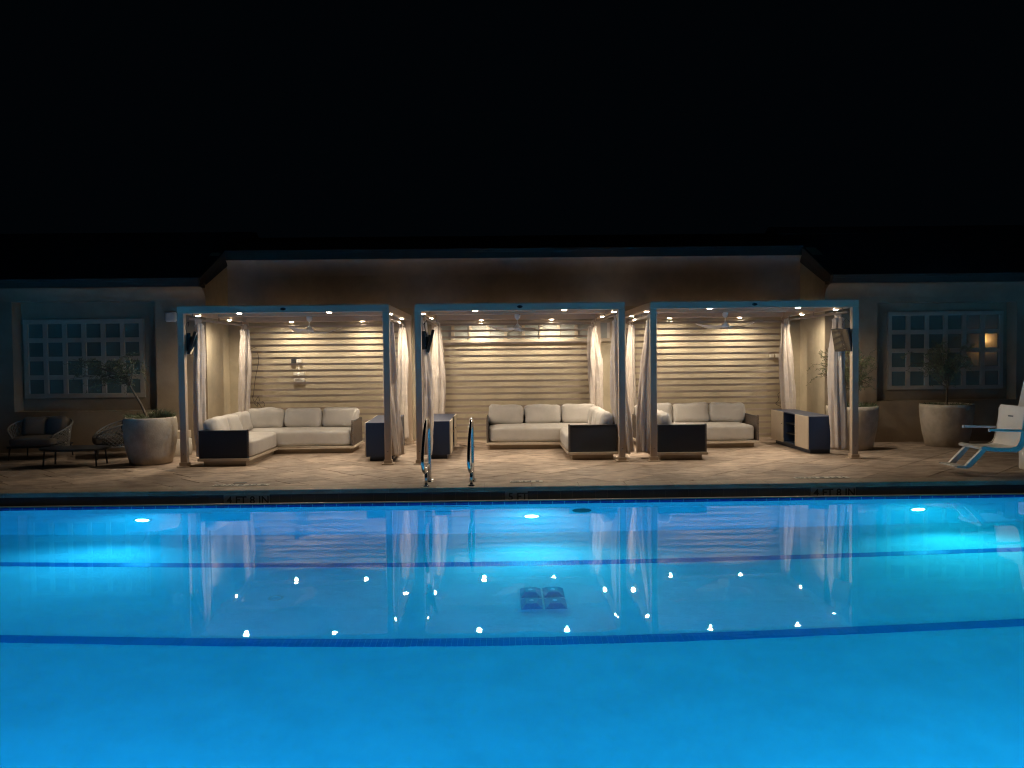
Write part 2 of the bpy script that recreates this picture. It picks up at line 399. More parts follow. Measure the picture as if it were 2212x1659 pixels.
# wings with window niches
def wing(x0, x1, nx0, nx1, nz0, nz1, side):
    yb = 14.9; dy = .3
    b = B()
    box(b, x0, nx0, yb, yb+dy, -.3, 3.05); box(b, nx1, x1, yb, yb+dy, -.3, 3.05)
    box(b, nx0, nx1, yb, yb+dy, -.3, nz0); box(b, nx0, nx1, yb, yb+dy, nz1, 3.05)
    box(b, x0, x1, yb+dy, yb+dy+.2, -.3, 3.05)
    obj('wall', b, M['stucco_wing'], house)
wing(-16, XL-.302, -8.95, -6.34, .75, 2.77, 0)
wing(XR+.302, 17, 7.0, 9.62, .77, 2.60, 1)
b = B(); box(b, XL-.302, XL-.0, 14.897, 14.90, -.3, 3.05); obj('wall_end', b, M['stucco_wing'], house)
b = B(); box(b, XR, XR+.302, 14.897, 14.90, -.3, 3.05); obj('wall_end', b, M['stucco_wing'], house)
# cove cornices, fascias, roofs
def cove(x0, x1, yw, z0, z1, out):
    pts = [(yw+.02, z0)] + [(yw-out*(1-cos(a*pi/12)), z0+(z1-z0)*sin(a*pi/12)) for a in range(0, 7)] + [(yw+.02, z1)]
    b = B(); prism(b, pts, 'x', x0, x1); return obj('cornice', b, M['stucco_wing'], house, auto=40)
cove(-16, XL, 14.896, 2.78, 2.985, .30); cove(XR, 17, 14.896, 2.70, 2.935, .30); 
b = cove(XL, XR, 16.128, 3.28, 3.62, .16); b.data.materials[0] = M['stucco_upper_lit']
def fas(x0, x1, y, z0, z1):
    b = B(); box(b, x0, x1, y, y+.05, z0, z1, .004); box(b, x0, x1, y-.02, y, z1-.05, z1+.01, .003); return obj('fascia', b, M['fascia'], house)
fas(-16, XL+.03, 14.50, 2.99, 3.13); fas(XR-.03, 17, 14.48, 2.94, 3.08); fas(XL+.05, XR-.05, 15.91, 3.62, 3.79)
for x0, z0_, z1_ in ((XL, 3.06, 3.74), (XR-.05, 3.01, 3.72)):
    b = B(); prism(b, [(14.52, z0_-.07), (15.93, z1_-.10), (15.93, z1_+.07), (14.52, z0_+.08)], 'x', x0, x0+.05); obj('rake_board', b, M['fascia'], house)
b = B(); prism(b, [(14.46, 3.135), (18.0, 4.5), (21, 3.2), (21, 3.0), (18, 4.3), (14.9, 3.05)], 'x', -16, XL+.02); obj('roof', b, M['roof'], house)
b = B(); prism(b, [(14.44, 3.085), (18.0, 4.5), (21, 3.2), (21, 3.0), (18, 4.3), (14.9, 3.0)], 'x', XR-.02, 17); obj('roof', b, M['roof'], house)
b = B(); prism(b, [(15.87, 3.80), (17.4, 4.20), (21, 3.2), (21, 3.0), (17.4, 4.05), (16.23, 3.7)], 'x', XL+.02, XR-.02); obj('roof', b, M['roof'], house)
b = B(); tube(b, [(XL-3, 17.4, 4.215), (XR+3, 17.4, 4.215)], .06, 8); obj('ridge_cap', b, M['roof'], house)
# gridded windows
def grid_window(x0, x1, z0, z1, nx, nz, y, fw, mw, label):
    b = B(); d0, d1 = y-.05, y+.005
    box(b, x0, x1, d0, d1, z0, z0+fw, .004); box(b, x0, x1, d0, d1, z1-fw, z1, .004); box(b, x0, x0+fw, d0+.001, d1, z0+fw, z1-fw, .004); box(b, x1-fw, x1, d0+.001, d1, z0+fw, z1-fw, .004)
    px = (x1-x0-2*fw-(nx-1)*mw)/nx; pz = (z1-z0-2*fw-(nz-1)*mw)/nz
    for i in range(1, nx): a = x0+fw+i*px+(i-1)*mw; box(b, a, a+mw, d0+.006, d1, z0+fw, z1-fw, .004)
    for j in range(1, nz):
        c = z0+fw+j*pz+(j-1)*mw
        for i in range(nx): a = x0+fw+i*(px+mw); box(b, a, a+px, d0+.008, d1, c, c+mw, .003)
    wo = obj('window', b, M['winframe'], house); wo['label'] = label
    b = B(); box(b, 0, px, 0, .008, 0, pz); pm = done(b, 'pane')
    for i in range(nx):
        for j in range(nz):
            o = link('pane', pm, M['pane'], wo); o.location = (x0+fw+i*(px+mw), y-.012, z0+fw+j*(pz+mw)); o.rotation_euler = (random.uniform(-.006, .006), 0, random.uniform(-.006, .006))
grid_window(-8.90, -6.67, .985, 2.455, 6, 4, 15.2, .085, .085, 'cream gridded window with frosted panes')
grid_window(7.33, 9.53, .965, 2.44, 6, 4, 15.2, .075, .085, 'cream gridded window reflecting a lit lantern')
# transom window strip on the recessed wall behind the middle cabana
b = B(); zt0, zt1 = 1.985, 2.33; xs = [-1.34+.352*i for i in range(11)]
box(b, -1.45, 2.24, 16.06, 16.128, 1.955, zt0+.035, .004); box(b, -1.45, 2.24, 16.07, 16.128, zt1, zt1+.07, .004)
for xx in xs[:]: box(b, xx, xx+.065, 16.072, 16.128, zt0+.035, zt1, .003)
tw = obj('window', b, M['winframe'], house); tw['label'] = 'long low transom window with pale panes'
for i in range(10):
    b = B(); box(b, xs[i]+.065, xs[i+1], 16.115, 16.126, zt0+.035, zt1); obj('pane', b, M['pane_c'], tw)
wpart('service_panel', (2.13, 2.36, 16.08, 16.128, 2.02, 2.33), m='white')

# ================================================================== PERGOLA CABANAS
PW, PD, PH = 3.28, 3.16, 2.5; YF = 12.58
def pergola(cx, label):
    t = thing('cabana_frame', label, 'cabana', (cx, YF, 0), 0, 'three poolside cabana frames')
    h = PW/2; ps = .10
    for sx in (-1, 1):
        for yb in (0, PD-ps):
            x0 = -h if sx < 0 else h-ps
            b = B(); box(b, x0, x0+ps, yb, yb+ps, .07, PH-.112, .004); po = obj('post', b, M['frame'], t)
            b = B(); box(b, x0-.045, x0+ps+.045, yb-.045, yb+ps+.045, .0, .018, .003); box(b, x0-.015, x0+ps+.015, yb-.015, yb+ps+.015, .018, .072, .004); obj('base_plate', b, M['frame'], po)
            if yb == 0:
                b = B(); lathe(b, [(.0001, .006), (.008, .005), (.010, 0)], 0, 0, 10); bmesh.ops.transform(b, matrix=Matrix.Translation((x0+ps/2, yb-.0, .20)) @ Matrix.Rotation(radians(90), 4, 'X'), verts=b.verts); obj('bolt', b, M['steel'], po)
    b = B(); box(b, -h, h, 0, ps, PH-.11, PH, .004); obj('beam', b, M['frame'], t)
    b = B(); box(b, -h, h, PD-ps, PD, PH-.11, PH, .004); obj('beam', b, M['frame'], t)
    for x0 in (-h, h-ps):
        b = B(); box(b, x0, x0+ps, ps+.001, PD-ps-.001, PH-.11, PH-.001, .004); obj('beam', b, M['frame'], t)
    b = B(); box(b, -h+ps, h-ps, PD/2-.05, PD/2+.05, PH-.085, PH-.022, .004); obj('cross_beam', b, M['frame'], t)
    n = 15; step = (PD-2*ps)/n
    b = B(); box(b, -h+ps+.004, h-ps-.004, 0, step+.012, -.010, .010, .003); bmesh.ops.rotate(b, cent=(0, 0, 0), matrix=Matrix.Rotation(radians(5), 3, 'X'), verts=b.verts); lm = done(b, 'louver')
    for k in range(n):
        o = link('louver', lm, M['louver'], t); o.location = (0, ps+k*step, PH-.014-.008)
    for x0 in (-h+ps+.01, h-ps-.04):                                              # curtain tracks
        b = B(); box(b, x0, x0+.03, ps+.02, PD-ps-.02, 2.30, 2.335, .003); 
        for yy in (.3, 1.5, 2.7): box(b, x0+.008, x0+.022, yy, yy+.02, 2.335, PH-.105)
        obj('curtain_track', b, M['slat'], t)
    b = B(); box(b, 0, PW-2*ps-.012, 0, .026, -.021, .021, .002); sm = done(b, 'slat')
    for k in range(19):
        o = link('slat', sm, M['slat'], t); o.location = (-h+ps+.006, PD-.085+random.uniform(-.001, .001), 2.303-.1224*k); o.rotation_euler = (random.uniform(-.03, .03), random.uniform(-.0006, .0006), 0)
    for x0 in (-h+ps, h-ps-.035):
        b = B(); box(b, x0, x0+.035, PD-.070, PD-.04, .02, PH-.111); obj('slat_rail', b, M['frame'], t)
    # downlights in the beams
    for lx, ly in ((-.695, .055), (.70, .055), (-.68, PD-.045), (.69, PD-.045), (-h+.07, .70), (-h+.07, 2.20), (h-.07, .70), (h-.07, 2.20)):
        b = B(); zz = PH-.112 if ly > .3 or True else 0
        lathe(b, [(.044, .001), (.046, -.001), (.049, -.004), (.049, .001)], lx, ly, 20); bmesh.ops.translate(b, vec=(0, 0, zz), verts=b.verts); d = obj('downlight', b, M['steel'], t)
        b = B(); lathe(b, [(.0001, -.008), (.026, -.007), (.044, .0)], lx, ly, 16); bmesh.ops.translate(b, vec=(0, 0, zz), verts=b.verts); obj('lens', b, M['downlens'], d, True)
        ld = bpy.data.lights.new('downlight_beam', 'SPOT'); ld.energy = LAMP_W*(1.15 if ly > 3 else .92); ld.color = LAMP_C; ld.spot_size = radians(179); ld.spot_blend = .97; ld.shadow_soft_size = .022
        lo = bpy.data.objects.new('downlight_beam', ld); COL.objects.link(lo); lo.parent = t; lo.location = (lx, ly, zz-.012)
    b = B(); lathe(b, [(.0001, .004), (.04, .004), (.044, 0)], 0, 0, 28); bmesh.ops.transform(b, matrix=Matrix.Translation((0, 0, PH-.055)) @ Matrix.Diagonal((1, 1, .5, 1)) @ Matrix.Rotation(radians(90), 4, 'X'), verts=b.verts)
    e = obj('emblem', b, M['darkmetal'], t)
    b = B(); tube(b, smoothpath([(.02, -.006, PH-.046), (-.01, -.006, PH-.043), (-.018, -.006, PH-.053), (.012, -.006, PH-.058), (.022, -.006, PH-.066), (-.012, -.006, PH-.068)], 4), .0025, 5); obj('emblem_swirl', b, M['steel'], e)
    return t
CX = (-3.375, .303, 3.982)
pergola(CX[0], 'left cabana frame of taupe metal with slatted back and lit downlights')
pergola(CX[1], 'middle cabana frame behind the pool ladder, transom windows behind its slats')
pergola(CX[2], 'right cabana frame of taupe metal beside the tall olive planter')

# ------------------------------------------------------------------ ceiling fans
def fan(x, rz, label):
    t = thing('ceiling_fan', label, 'ceiling fan', (x, 14.16, 2.415), rz, 'white ceiling fans under the cabana roofs')
    b = B()
    lathe(b, [(.0001, -.002), (.05, -.002), (.052, -.03), (.045, -.07), (.018, -.095), (.0001, -.095)], 0, 0, 20); obj('canopy_cup', b, M['fan'], t, True)
    b = B(); box(b, -.05, -.038, -.012, .012, -.04, .03); box(b, .038, .05, -.012, .012, -.04, .03); obj('bracket', b, M['darkmetal'], t)
    b = B(); tube(b, [(0, 0, -.09), (0, 0, -.185)], .010, 10); obj('rod', b, M['fan'], t)
    b = B(); lathe(b, [(.0001, -.165), (.02, -.168), (.035, -.195), (.075, -.24), (.08, -.262), (.055, -.285), (.0001, -.29)], 0, 0, 24); obj('motor', b, M['fan'], t, True)
    for k in range(3):
        b = B(); rings = []; n = 16
        for i in range(n+1):
            s = i/n; r = .05+.51*s; wd = .060+.075*sin(pi*min(1, s*1.25))**.8*(1-.2*s); wd *= 1 if s < .93 else (.75 if s < .98 else .4)
            ang = radians(30-22*s); zc = -.262-.02*sin(pi*s)+.055*s*s; sw = .05*sin(pi*s)
            row = []
            for u, hh in ((-1, .0), (-.5, .006), (.5, .006), (1, 0), (.5, -.004), (-.5, -.004)):
                yy = sw+u*wd/1.0*cos(ang)*.9; zz = zc+u*wd*sin(ang)*.6+hh; row.append(b.verts.new((r, yy, zz)))
            rings.append(row)
        for i in range(n):
            for q in range(6): b.faces.new((rings[i][q], rings[i][(q+1) % 6], rings[i+1][(q+1) % 6], rings[i+1][q]))
        b.faces.new(rings[0]); b.faces.new(rings[-1][::-1])
        bmesh.ops.rotate(b, cent=(0, 0, 0), matrix=Matrix.Rotation(2*pi*k/3, 3, 'Z'), verts=b.verts); obj('blade', b, M['fan'], t, True)
fan(-3.345, radians(8), 'white three-blade ceiling fan in the left cabana, above the sofa with the left chaise')
fan(.299, radians(-35), 'white three-blade ceiling fan in front of the transom windows of the middle cabana')
fan(3.96, radians(192), 'white three-blade ceiling fan in the right cabana with the cream-door cabinet')

# ------------------------------------------------------------------ curtains
def curtain(x, y, w0, d0, label, seed, zt=2.27, zb=.10, lean=(0, 0), group='tied back cabana curtains', flare=1.0):
    t = thing('curtain', label, 'curtain', (x, y, 0), 0, group)
    rn = random.Random(seed); b = B(); nz = 64; nt_ = 72; k1 = rn.choice((5, 6)); k2 = rn.choice((11, 13)); ph = rn.random()*6
    rings = []
    for i in range(nz+1):
        s = i/nz; z = zt-(zt-zb)*s
        prof = .66+.50*min(1, s*3.2)**.8-.15*max(0, s-.45)*1.2+.10*sin(s*7+ph)*.6
        prof *= (1 + (flare-1)*s)
        if s < .05: prof *= .8+.4*abs(sin(s*120))
        cx = lean[0]*s+.02*sin(s*5+ph); cyy = lean[1]*s; tw = .9*sin(s*2.2+ph)+.5*s
        row = []
        for k in range(nt_):
            a = 2*pi*k/nt_
            f = 1+.26*sin(k1*a+tw*2+ph)+.12*sin(k2*a-tw*3+.8*sin(s*9))*(.5+.5*s)
            f += .10*noise.noise(Vector((cos(a)*2+seed, sin(a)*2, z*5)))
            f += .05*noise.noise(Vector((a*1.5, seed, z*22)))                                     # small gathers
            zz = z+(.012*sin(a*3+ph) if i == nz else 0)
            row.append(b.verts.new((cx+w0/2*prof*f*cos(a), cyy+d0/2*prof*f*sin(a), zz)))
        rings.append(row)
    for i in range(nz):
        for k in range(nt_): b.faces.new((rings[i][k], rings[i][(k+1) % nt_], rings[i+1][(k+1) % nt_], rings[i+1][k]))
    b.faces.new(rings[0]); b.faces.new(rings[-1][::-1])
    obj('drape', b, M['curtain'], t, True)
    for k in range(4):                                                           # hanging tabs on the track
        b = B(); yy = -d0*.35+d0*.23*k
        tube(b, smoothpath([(-.018, yy, zt-.04), (-.024, yy, zt+.05), (0, yy+.006, zt+.085), (.024, yy, zt+.05), (.018, yy, zt-.04)], 4), .008, 6, flat=1); obj('tab', b, M['curtain'], t, True)
h = PW/2
xl = lambda c: CX[c]-h+.125; xr = lambda c: CX[c]+h-.125
spec = [
 (xl(0)+.05, 12.98, .21, .30, 'full-length pale curtain at the front left post of the left cabana, behind its tv', 1, .12, (.03, 0), 1.0),
 (xl(0)+.03, 15.36, .25, .30, 'pale ruched curtain at the back left post of the left cabana, behind the sofa', 2, .12, (-.02, 0), 1.0),
 (xr(0)+.06, 12.98, .22, .30, 'shaded curtain just right of the front right post of the left cabana', 3, .10, (.08, 0), 1.25),
 (xr(0)-.02, 15.30, .22, .28, 'bright ruched curtain at the back right post of the left cabana, seen through the gap', 4, .14, (.02, 0), 1.05),
 (xl(1)-.02, 13.00, .24, .30, 'curtain at the front left post of the middle cabana, behind its tv', 5, .10, (-.01, 0), 1.2),
 (xl(1)+.03, 15.36, .26, .30, 'bright ruched curtain at the back left post of the middle cabana above the navy cabinet', 6, .12, (-.02, 0), 1.0),
 (xr(1)+.05, 12.98, .24, .30, 'shaded curtain flaring right of the front right post of the middle cabana', 7, .10, (.10, 0), 1.35),
 (xr(1)-.06, 15.34, .28, .30, 'bright ruched curtain at the back right post of the middle cabana behind the sofa corner', 8, .12, (.06, 0), 1.1),
 (xl(2)-.06, 12.98, .22, .30, 'grey shaded curtain flaring left of the front left post of the right cabana', 9, .10, (-.10, 0), 1.3),
 (xl(2)+.02, 15.34, .20, .28, 'curtain at the back left post of the right cabana, mostly hidden behind another curtain', 10, .12, (0, 0), 1.0),
 (xr(2)+.03, 13.14, .30, .30, 'full-length pale curtain below the tv at the front right post of the right cabana', 11, .10, (.0, 0), 1.0),
 (xr(2)-.04, 15.32, .27, .30, 'bright ruched curtain at the back right post of the right cabana behind the cream-door cabinet', 12, .12, (.03, 0), 1.0)]
for x, y, w0, d0, lb, sd, zb, ln, fl in spec: curtain(x, y, w0*.66, d0*.6, lb, sd, 2.25, zb, ln, 'tied back cabana curtains', fl)

# ------------------------------------------------------------------ sectional sofas
def sofa(x, y, mir, label, seed):
    t = thing('sectional_sofa', label, 'sofa', (x, y, 0), 0, 'corner sofas in the cabanas')
    W, D, cw, rf = 2.15, 2.57, .81, 1.60
    X = (lambda a: W-a) if mir else (lambda a: a)
    def bx(b, x0, x1, *r, **k): a, c = sorted((X(x0), X(x1))); return box(b, a, c, *r, **k)
    b = B(); bx(b, .07, cw-.08, .09, rf+.05, 0, .085); bx(b, .07, W-.08, rf+.10, D-.08, 0, .0849); obj('plinth', b, M['plinth'], t)
    b = B(); pts = [(0, 0), (cw, 0), (cw, rf), (W, rf), (W, D), (0, D)]; pts = [(X(a), c) for a, c in pts]
    if mir: pts = pts[::-1]
    prism(b, pts, 'z', .085, .128); bmesh.ops.bevel(b, geom=list(b.edges), offset=.008, segments=2, affect='EDGES'); obj('platform', b, M['rimwood'], t)
    def panel(x0, x1, y0, y1, m_):
        b = B(); bx(b, x0, x1, y0, y1, .128, .552, bev=.004); o = obj('side_panel', b, M[m_], t)
        b = B(); bx(b, x0-.004, x1+.004, y0-.004, y1+.004, .552, .566, bev=.004); obj('cap', b, M['darkmetal'], o)
    panel(.02, cw-.02, .03, .055, 'black'); panel(.02, .045, .06, D-.045, 'weave'); panel(.05, W-.02, D-.045, D-.02, 'weave'); panel(W-.045, W-.02, rf+.02, D-.05, 'weave')
    b = B(); bx(b, cw-.045, cw-.015, .025, .06, .128, .575, bev=.004); obj('panel_post', b, M['weave'], t)
    b = B(); bx(b, W-.05, W-.015, rf+.005, rf+.03, .128, .58, bev=.004); obj('panel_post', b, M['weave'], t)
    b = B(); cushion(b, (X((.05+cw+.01)/2), (.06+rf+.03)/2, .265), (cw-.03, rf-.02, .27), .055, .02, 2, seed, None, .010); obj('seat_cushion', b, M['fabric'], t, True)
    b = B(); cushion(b, (X((.05+W-.055)/2), (rf+.02+D-.05)/2, .265), (W-.11, D-rf-.07, .27), .055, .02, 2, seed+1, None, .010); obj('seat_cushion', b, M['fabric'], t, True)
    for k in range(3):
        b = B(); w = .675; mt = Matrix.Rotation(radians(-13), 4, 'X') @ Matrix.Rotation(random.uniform(-.05, .05), 4, 'Y') @ Matrix.Rotation(random.uniform(-.06, .06), 4, 'Z')
        cushion(b, (X(.06+w/2+k*.685), D-.19+random.uniform(-.015, .01), .575), (w, .185, .38), .06, .03, 1, seed+3+k, mt, .032); obj('back_cushion', b, M['fabric'], t, True)
    for k in range(3):
        b = B(); w = .62; sgn = 1 if not mir else -1
        mt = Matrix.Rotation(radians(-13*sgn), 4, 'Y') @ Matrix.Rotation(random.uniform(-.05, .05), 4, 'X')
        cushion(b, (X(.17), .12+w/2+k*.60, .565), (.185, w, .36), .06, .03, 0, seed+7+k, mt, .032); obj('back_cushion', b, M['fabric'], t, True)
    return t
sofa(-4.745, 12.55, False, 'grey cushioned corner sofa in the left cabana with its chaise end at the left', 1)
sofa(-.29, 12.80, True, 'grey cushioned corner sofa in the middle cabana with its chaise end at the right', 21)
sofa(2.45, 12.64, False, 'grey cushioned corner sofa in the right cabana, partly behind a curtain and post', 41)

# ------------------------------------------------------------------ navy cabinets
def cabinet(x0, y0, w, l, door, label):
    """door: +1 doors face +x, -1 doors face -x"""
    t = thing('media_cabinet', label, 'cabinet', (x0, y0, 0), 0, 'navy cabinets in the cabanas')
    H0, H1 = .075, .625; th = .018
    fx = w if door > 0 else 0; s = door
    def bx(b, a0, a1, *r, **k):     # a measured inward from the door side
        q = sorted((fx-s*a0, fx-s*a1)); return box(b, q[0], q[1], *r, **k)
    b = B(); bx(b, .02, w, 0, l, H1-th, H1, bev=.002); obj('top', b, M['blue'], t)
    b = B(); bx(b, .02, w, 0, th, H0, H1-th, bev=.001); bx(b, .02, w, l-th, l, H0, H1-th, bev=.001); bx(b, w-th, w, th, l-th, H0, H1-th); bx(b, .02, w, th, l-th, H0, H0+th)
    bx(b, .03, w-th, .60, .615, H0+th, H1-th); bx(b, .03, w-th, 1.185, 1.2, H0+th, H1-th); obj('carcass', b, M['blue'], t)
    b = B(); bx(b, .07, w-.05, .08, l-.06, 0, H0); obj('plinth', b, M['blue'], t)
    for ya, yb in ((.0, .60), (1.20, l)):
        b = B(); bx(b, 0, .019, ya+.003, yb-.003, H0+.003, H1-.002, bev=.002); d = obj('door', b, M['cream'], t)
        b = B(); kx = fx+s*.008; box(b, kx-.008, kx+.008, (yb-.03 if ya < .1 else ya+.02), (yb-.015 if ya < .1 else ya+.035), .40, .42, .003); obj('knob', b, M['steel'], d)
    for z in (.24, .42):
        b = B(); bx(b, .05, w-th, .616, 1.184, z, z+.014); obj('shelf', b, M['dark'], t)
    b = B(); bx(b, w-th-.003, w-th, .616, 1.184, H0+th, H1-th); obj('niche_back', b, M['dark'], t)
    return t
c1 = cabinet(-2.21, 12.98, .50, 1.80, -1, 'navy cabinet between the left sofa and the post, its plain end to the pool'); c1.rotation_euler[2] = radians(2.5)
cabinet(-1.255, 13.16, .42, 1.78, 1, 'navy cabinet left in the middle cabana behind the ladder, door fronts facing right')
cabinet(5.07, 13.23, .45, 1.82, -1, 'navy cabinet with cream doors and an open shelf bay in the right cabana')

# ------------------------------------------------------------------ televisions
def tv(x, y, z, rz, tilt, post, label, hw=.22):
    t = thing('television', label, 'television', (x, y, z), rz, 'televisions on the front cabana posts')
    R_ = Matrix.Rotation(tilt, 4, 'Y')    # local: width along y, screen faces +x
    b = B(); box(b, -.022, .022, -hw, hw, -.185, .185, .006, R_); box(b, -.05, -.022, -hw*.6, hw*.6, -.14, .10, .012, R_); obj('case', b, M['plastic'], t)
    b = B(); box(b, .0225, .0235, -hw+.013, hw-.013, -.170, .172, 0, R_); obj('screen', b, M['screen'], t)
    b = B(); box(b, -.09, -.05, -.06, .06, -.08, .06, .006, R_); px, py = post
    q = Matrix.Rotation(-rz, 3, 'Z') @ Vector((px-x, py-y, 0))
    tube(b, [(-.08, .03, 0), (q.x*.6-.04, q.y*.3+.06, 0), (q.x, q.y, 0)], .016, 8); tube(b, [(-.08, -.03, -.03), (q.x*.6-.04, q.y*.3-.0, -.03), (q.x, q.y, -.03)], .012, 8)
    obj('bracket', b, M['darkmetal'], t)
    b = B(); box(b, -.035, .035, -.035, .035, -.13, .16, .004); bmesh.ops.translate(b, vec=(q.x, q.y, 0), verts=b.verts); obj('mount_plate', b, M['darkmetal'], t)
    b = B(); tube(b, smoothpath([(-.06, -.1, .1), (-.09, -.12, .26), (-.05, q.y*.5, .33), (q.x, q.y, .26)], 5), .005, 6); obj('cable', b, M['cable'], t)
tv(-4.865, 12.80, 1.935, radians(17), radians(17), (-4.90, 12.72), 'black tilted tv on the front left post of the left cabana, seen edge-on')
tv(-1.125, 12.88, 1.925, radians(6), radians(14), (-1.22, 12.74), 'black tilted tv on the front left post of the middle cabana, seen edge-on')
tv(5.455, 12.80, 1.88, radians(192), radians(10), (5.56, 12.74), 'tv with slats mirrored in its screen on the front right post of the right cabana')

# ------------------------------------------------------------------ pool ladder rails
def rail(x, label):
    t = thing('grab_rail', label, 'pool rail', (x, 10.6, 0), 0, 'steel rails of the pool ladder')
    P = [(0, .34, 0), (0, .335, .45), (0, .30, .72), (0, .19, .835), (0, .02, .855), (0, -.16, .83), (-.005, -.27, .74), (-.02, -.35, .55), (-.025, -.40, .38), (-.02, -.40, .27), (-.01, -.34, .20), (0, -.22, .20), (0, -.04, .245), (0, .10, .235), (0, .155, .17), (0, .17, .09), (0, .17, 0)]
    b = B(); tube(b, smoothpath(P, 6), .021, 14); obj('tube', b, M['steel'], t, True)
    b = B(); tube(b, [(0, -.205, .195), (0, -.205, .1), (0, -.205, .0)], .021, 14); obj('front_leg', b, M['steel'], t, True)
    for yy in (.34, .17, -.205):
        b = B(); lathe(b, [(.022, .018), (.03, .016), (.052, .004), (.054, 0)], 0, yy, 24); obj('escutcheon', b, M['steel'], t, True)
rail(-.985, 'left steel grab rail of the pool ladder, in front of the navy cabinet')
rail(-.40, 'right steel grab rail of the pool ladder, standing against the slats')

# ------------------------------------------------------------------ planters and olive trees
def planter(x, y, prof, label):
    b_ = B(); lathe(b_, prof, 0, 0, 48, False); b_.faces.new([v for v in b_.verts if abs(v.co.z-prof[0][1]) < 1e-5 and abs(sqrt(v.co.x**2+v.co.y**2)-prof[0][0]) < 1e-4][::-1])
    t = thing('planter', label, 'planter', (x, y, 0), 0, 'large cream planters')
    obj('pot', b_, M['pot'], t, True)
    r = prof[-1][0]; b = B(); lathe(b, [(.0001, prof[-1][1]), (r, prof[-1][1]-.003)], 0, 0, 24); obj('soil', b, M['soil'], t)
    return t
P1 = [(.29, 0), (.32, .015), (.365, .18), (.405, .42), (.412, .60), (.395, .735), (.385, .752), (.365, .752), (.355, .73), (.35, .68)]
P2 = [(.32, 0), (.335, .015), (.385, .25), (.42, .5), (.43, .68), (.428, .745), (.40, .75), (.39, .72), (.385, .68)]
planter(-5.70, 13.12, P1, 'large cream planter left of the left cabana holding a leaning olive tree')
planter(6.12, 13.95, P2, 'large cream planter behind the right cabana post, holding a leafy olive')
planter(7.93, 14.22, [(r*1.02, z) for r, z in P2], 'large cream planter in front of the right wing window')
def olive(x, y, path, cc, cr, nb, label, seed, droop=.1, leafn=16):
    t = thing('olive_tree', label, 'tree', (x, y, .68), 0, 'olive trees in the planters')
    rn = random.Random(seed); b = B(); pth = smoothpath([(p[0], p[1], p[2]-.68) for p in path], 5); n = len(pth)
    tube(b, pth, [.022-.010*i/(n-1) for i in range(n)], 8); lv = B(); top = pth[-1]
    c = Vector((cc[0], cc[1], cc[2]-.68))
    for k in range(nb):
        while True:
            d = Vector((rn.uniform(-1, 1), rn.uniform(-1, 1), rn.uniform(-1, 1)))
            if .25 < d.length < 1: break
        e = c + Vector((d.x*cr[0], d.y*cr[1], d.z*cr[2])); st = pth[-1-rn.randrange(0, min(5, n-1))]
        mid = st.lerp(e, .5)+Vector((rn.uniform(-.08, .08), rn.uniform(-.06, .06), rn.uniform(.02, .14))); bp_ = smoothpath([st, mid, e], 6)
        tube(b, bp_, [.009-.0065*i/(len(bp_)-1) for i in range(len(bp_))], 5)
        for q in range(rn.randrange(4, 7)):
            i = rn.randrange(3, len(bp_)); s = bp_[i]; dr = Vector((rn.uniform(-1, 1), rn.uniform(-1, 1), rn.uniform(-.7, .8))).normalized()*rn.uniform(.10, .24)
            tw = smoothpath([s, s+dr*.5+Vector((0, 0, .02)), s+dr+Vector((0, 0, -droop*.3))], 4); tube(b, tw, .0022, 3)
            for l in range(leafn):
                pp = tw[rn.randrange(1, len(tw))]+Vector((rn.uniform(-.012, .012),)*3); dl = Vector((rn.uniform(-1, 1), rn.uniform(-1, 1), rn.uniform(-.7, .9))).normalized(); ln = rn.uniform(.03, .055)
                sd = dl.cross(Vector((rn.random(), rn.random(), rn.random()))).normalized()*rn.uniform(.005, .008)
                vs = [lv.verts.new(pp), lv.verts.new(pp+dl*ln*.5+sd), lv.verts.new(pp+dl*ln), lv.verts.new(pp+dl*ln*.5-sd)]; lv.faces.new(vs)
    obj('trunk', b, M['bark'], t, True)
    me = bpy.data.meshes.new('leaves'); lv.to_mesh(me); lv.free(); tag(link('crown', me, M['leaf'], t), kind='stuff')
olive(-5.70, 13.12, [(-.03, 0, .66), (-.13, -.02, .95), (-.27, -.05, 1.22), (-.33, -.05, 1.38)], (-.68, -.05, 1.50), (.70, .35, .34), 30, 'wispy olive tree leaning left in the planter beside the left cabana', 5, .2)
olive(6.12, 13.95, [(0, 0, .66), (.01, 0, .95), (-.03, -.02, 1.2)], (-.10, 0, 1.40), (.62, .40, .58), 50, 'tall bushy olive tree lit green behind the front right post', 9)
olive(7.93, 14.22, [(0, 0, .66), (.01, 0, .98), (0, 0, 1.18)], (-.08, 0, 1.58), (.58, .35, .42), 44, 'dark round-headed olive tree in front of the right gridded window', 12)
def tuft(x, y, r, hgt, n, seed, label):
    rn = random.Random(seed); b = B()
    for k in range(n):
        a = rn.random()*6.28; rr = r*sqrt(rn.random()); p = Vector((rr*cos(a), rr*sin(a), 0)); d = Vector((rn.uniform(-.5, .5)+p.x, rn.uniform(-.4, .4)+p.y, 1.1)).normalized()*rn.uniform(.4, 1)*hgt
        s = Vector((cos(a), sin(a), 0))*.004; q = p+d*.6; e = p+d+Vector((d.x, d.y, -.02))*.6
        b.faces.new((b.verts.new(p-s), b.verts.new(p+s), b.verts.new(q+s*.8), b.verts.new(q-s*.8))); b.faces.new((b.verts.new(q-s*.8), b.verts.new(q+s*.8), b.verts.new(e)))
    me = bpy.data.meshes.new('tuft'); b.to_mesh(me); b.free(); o = link('groundcover', me, M['grass']); o.location = (x, y, .70); tag(o, label, 'plants', kind='stuff')
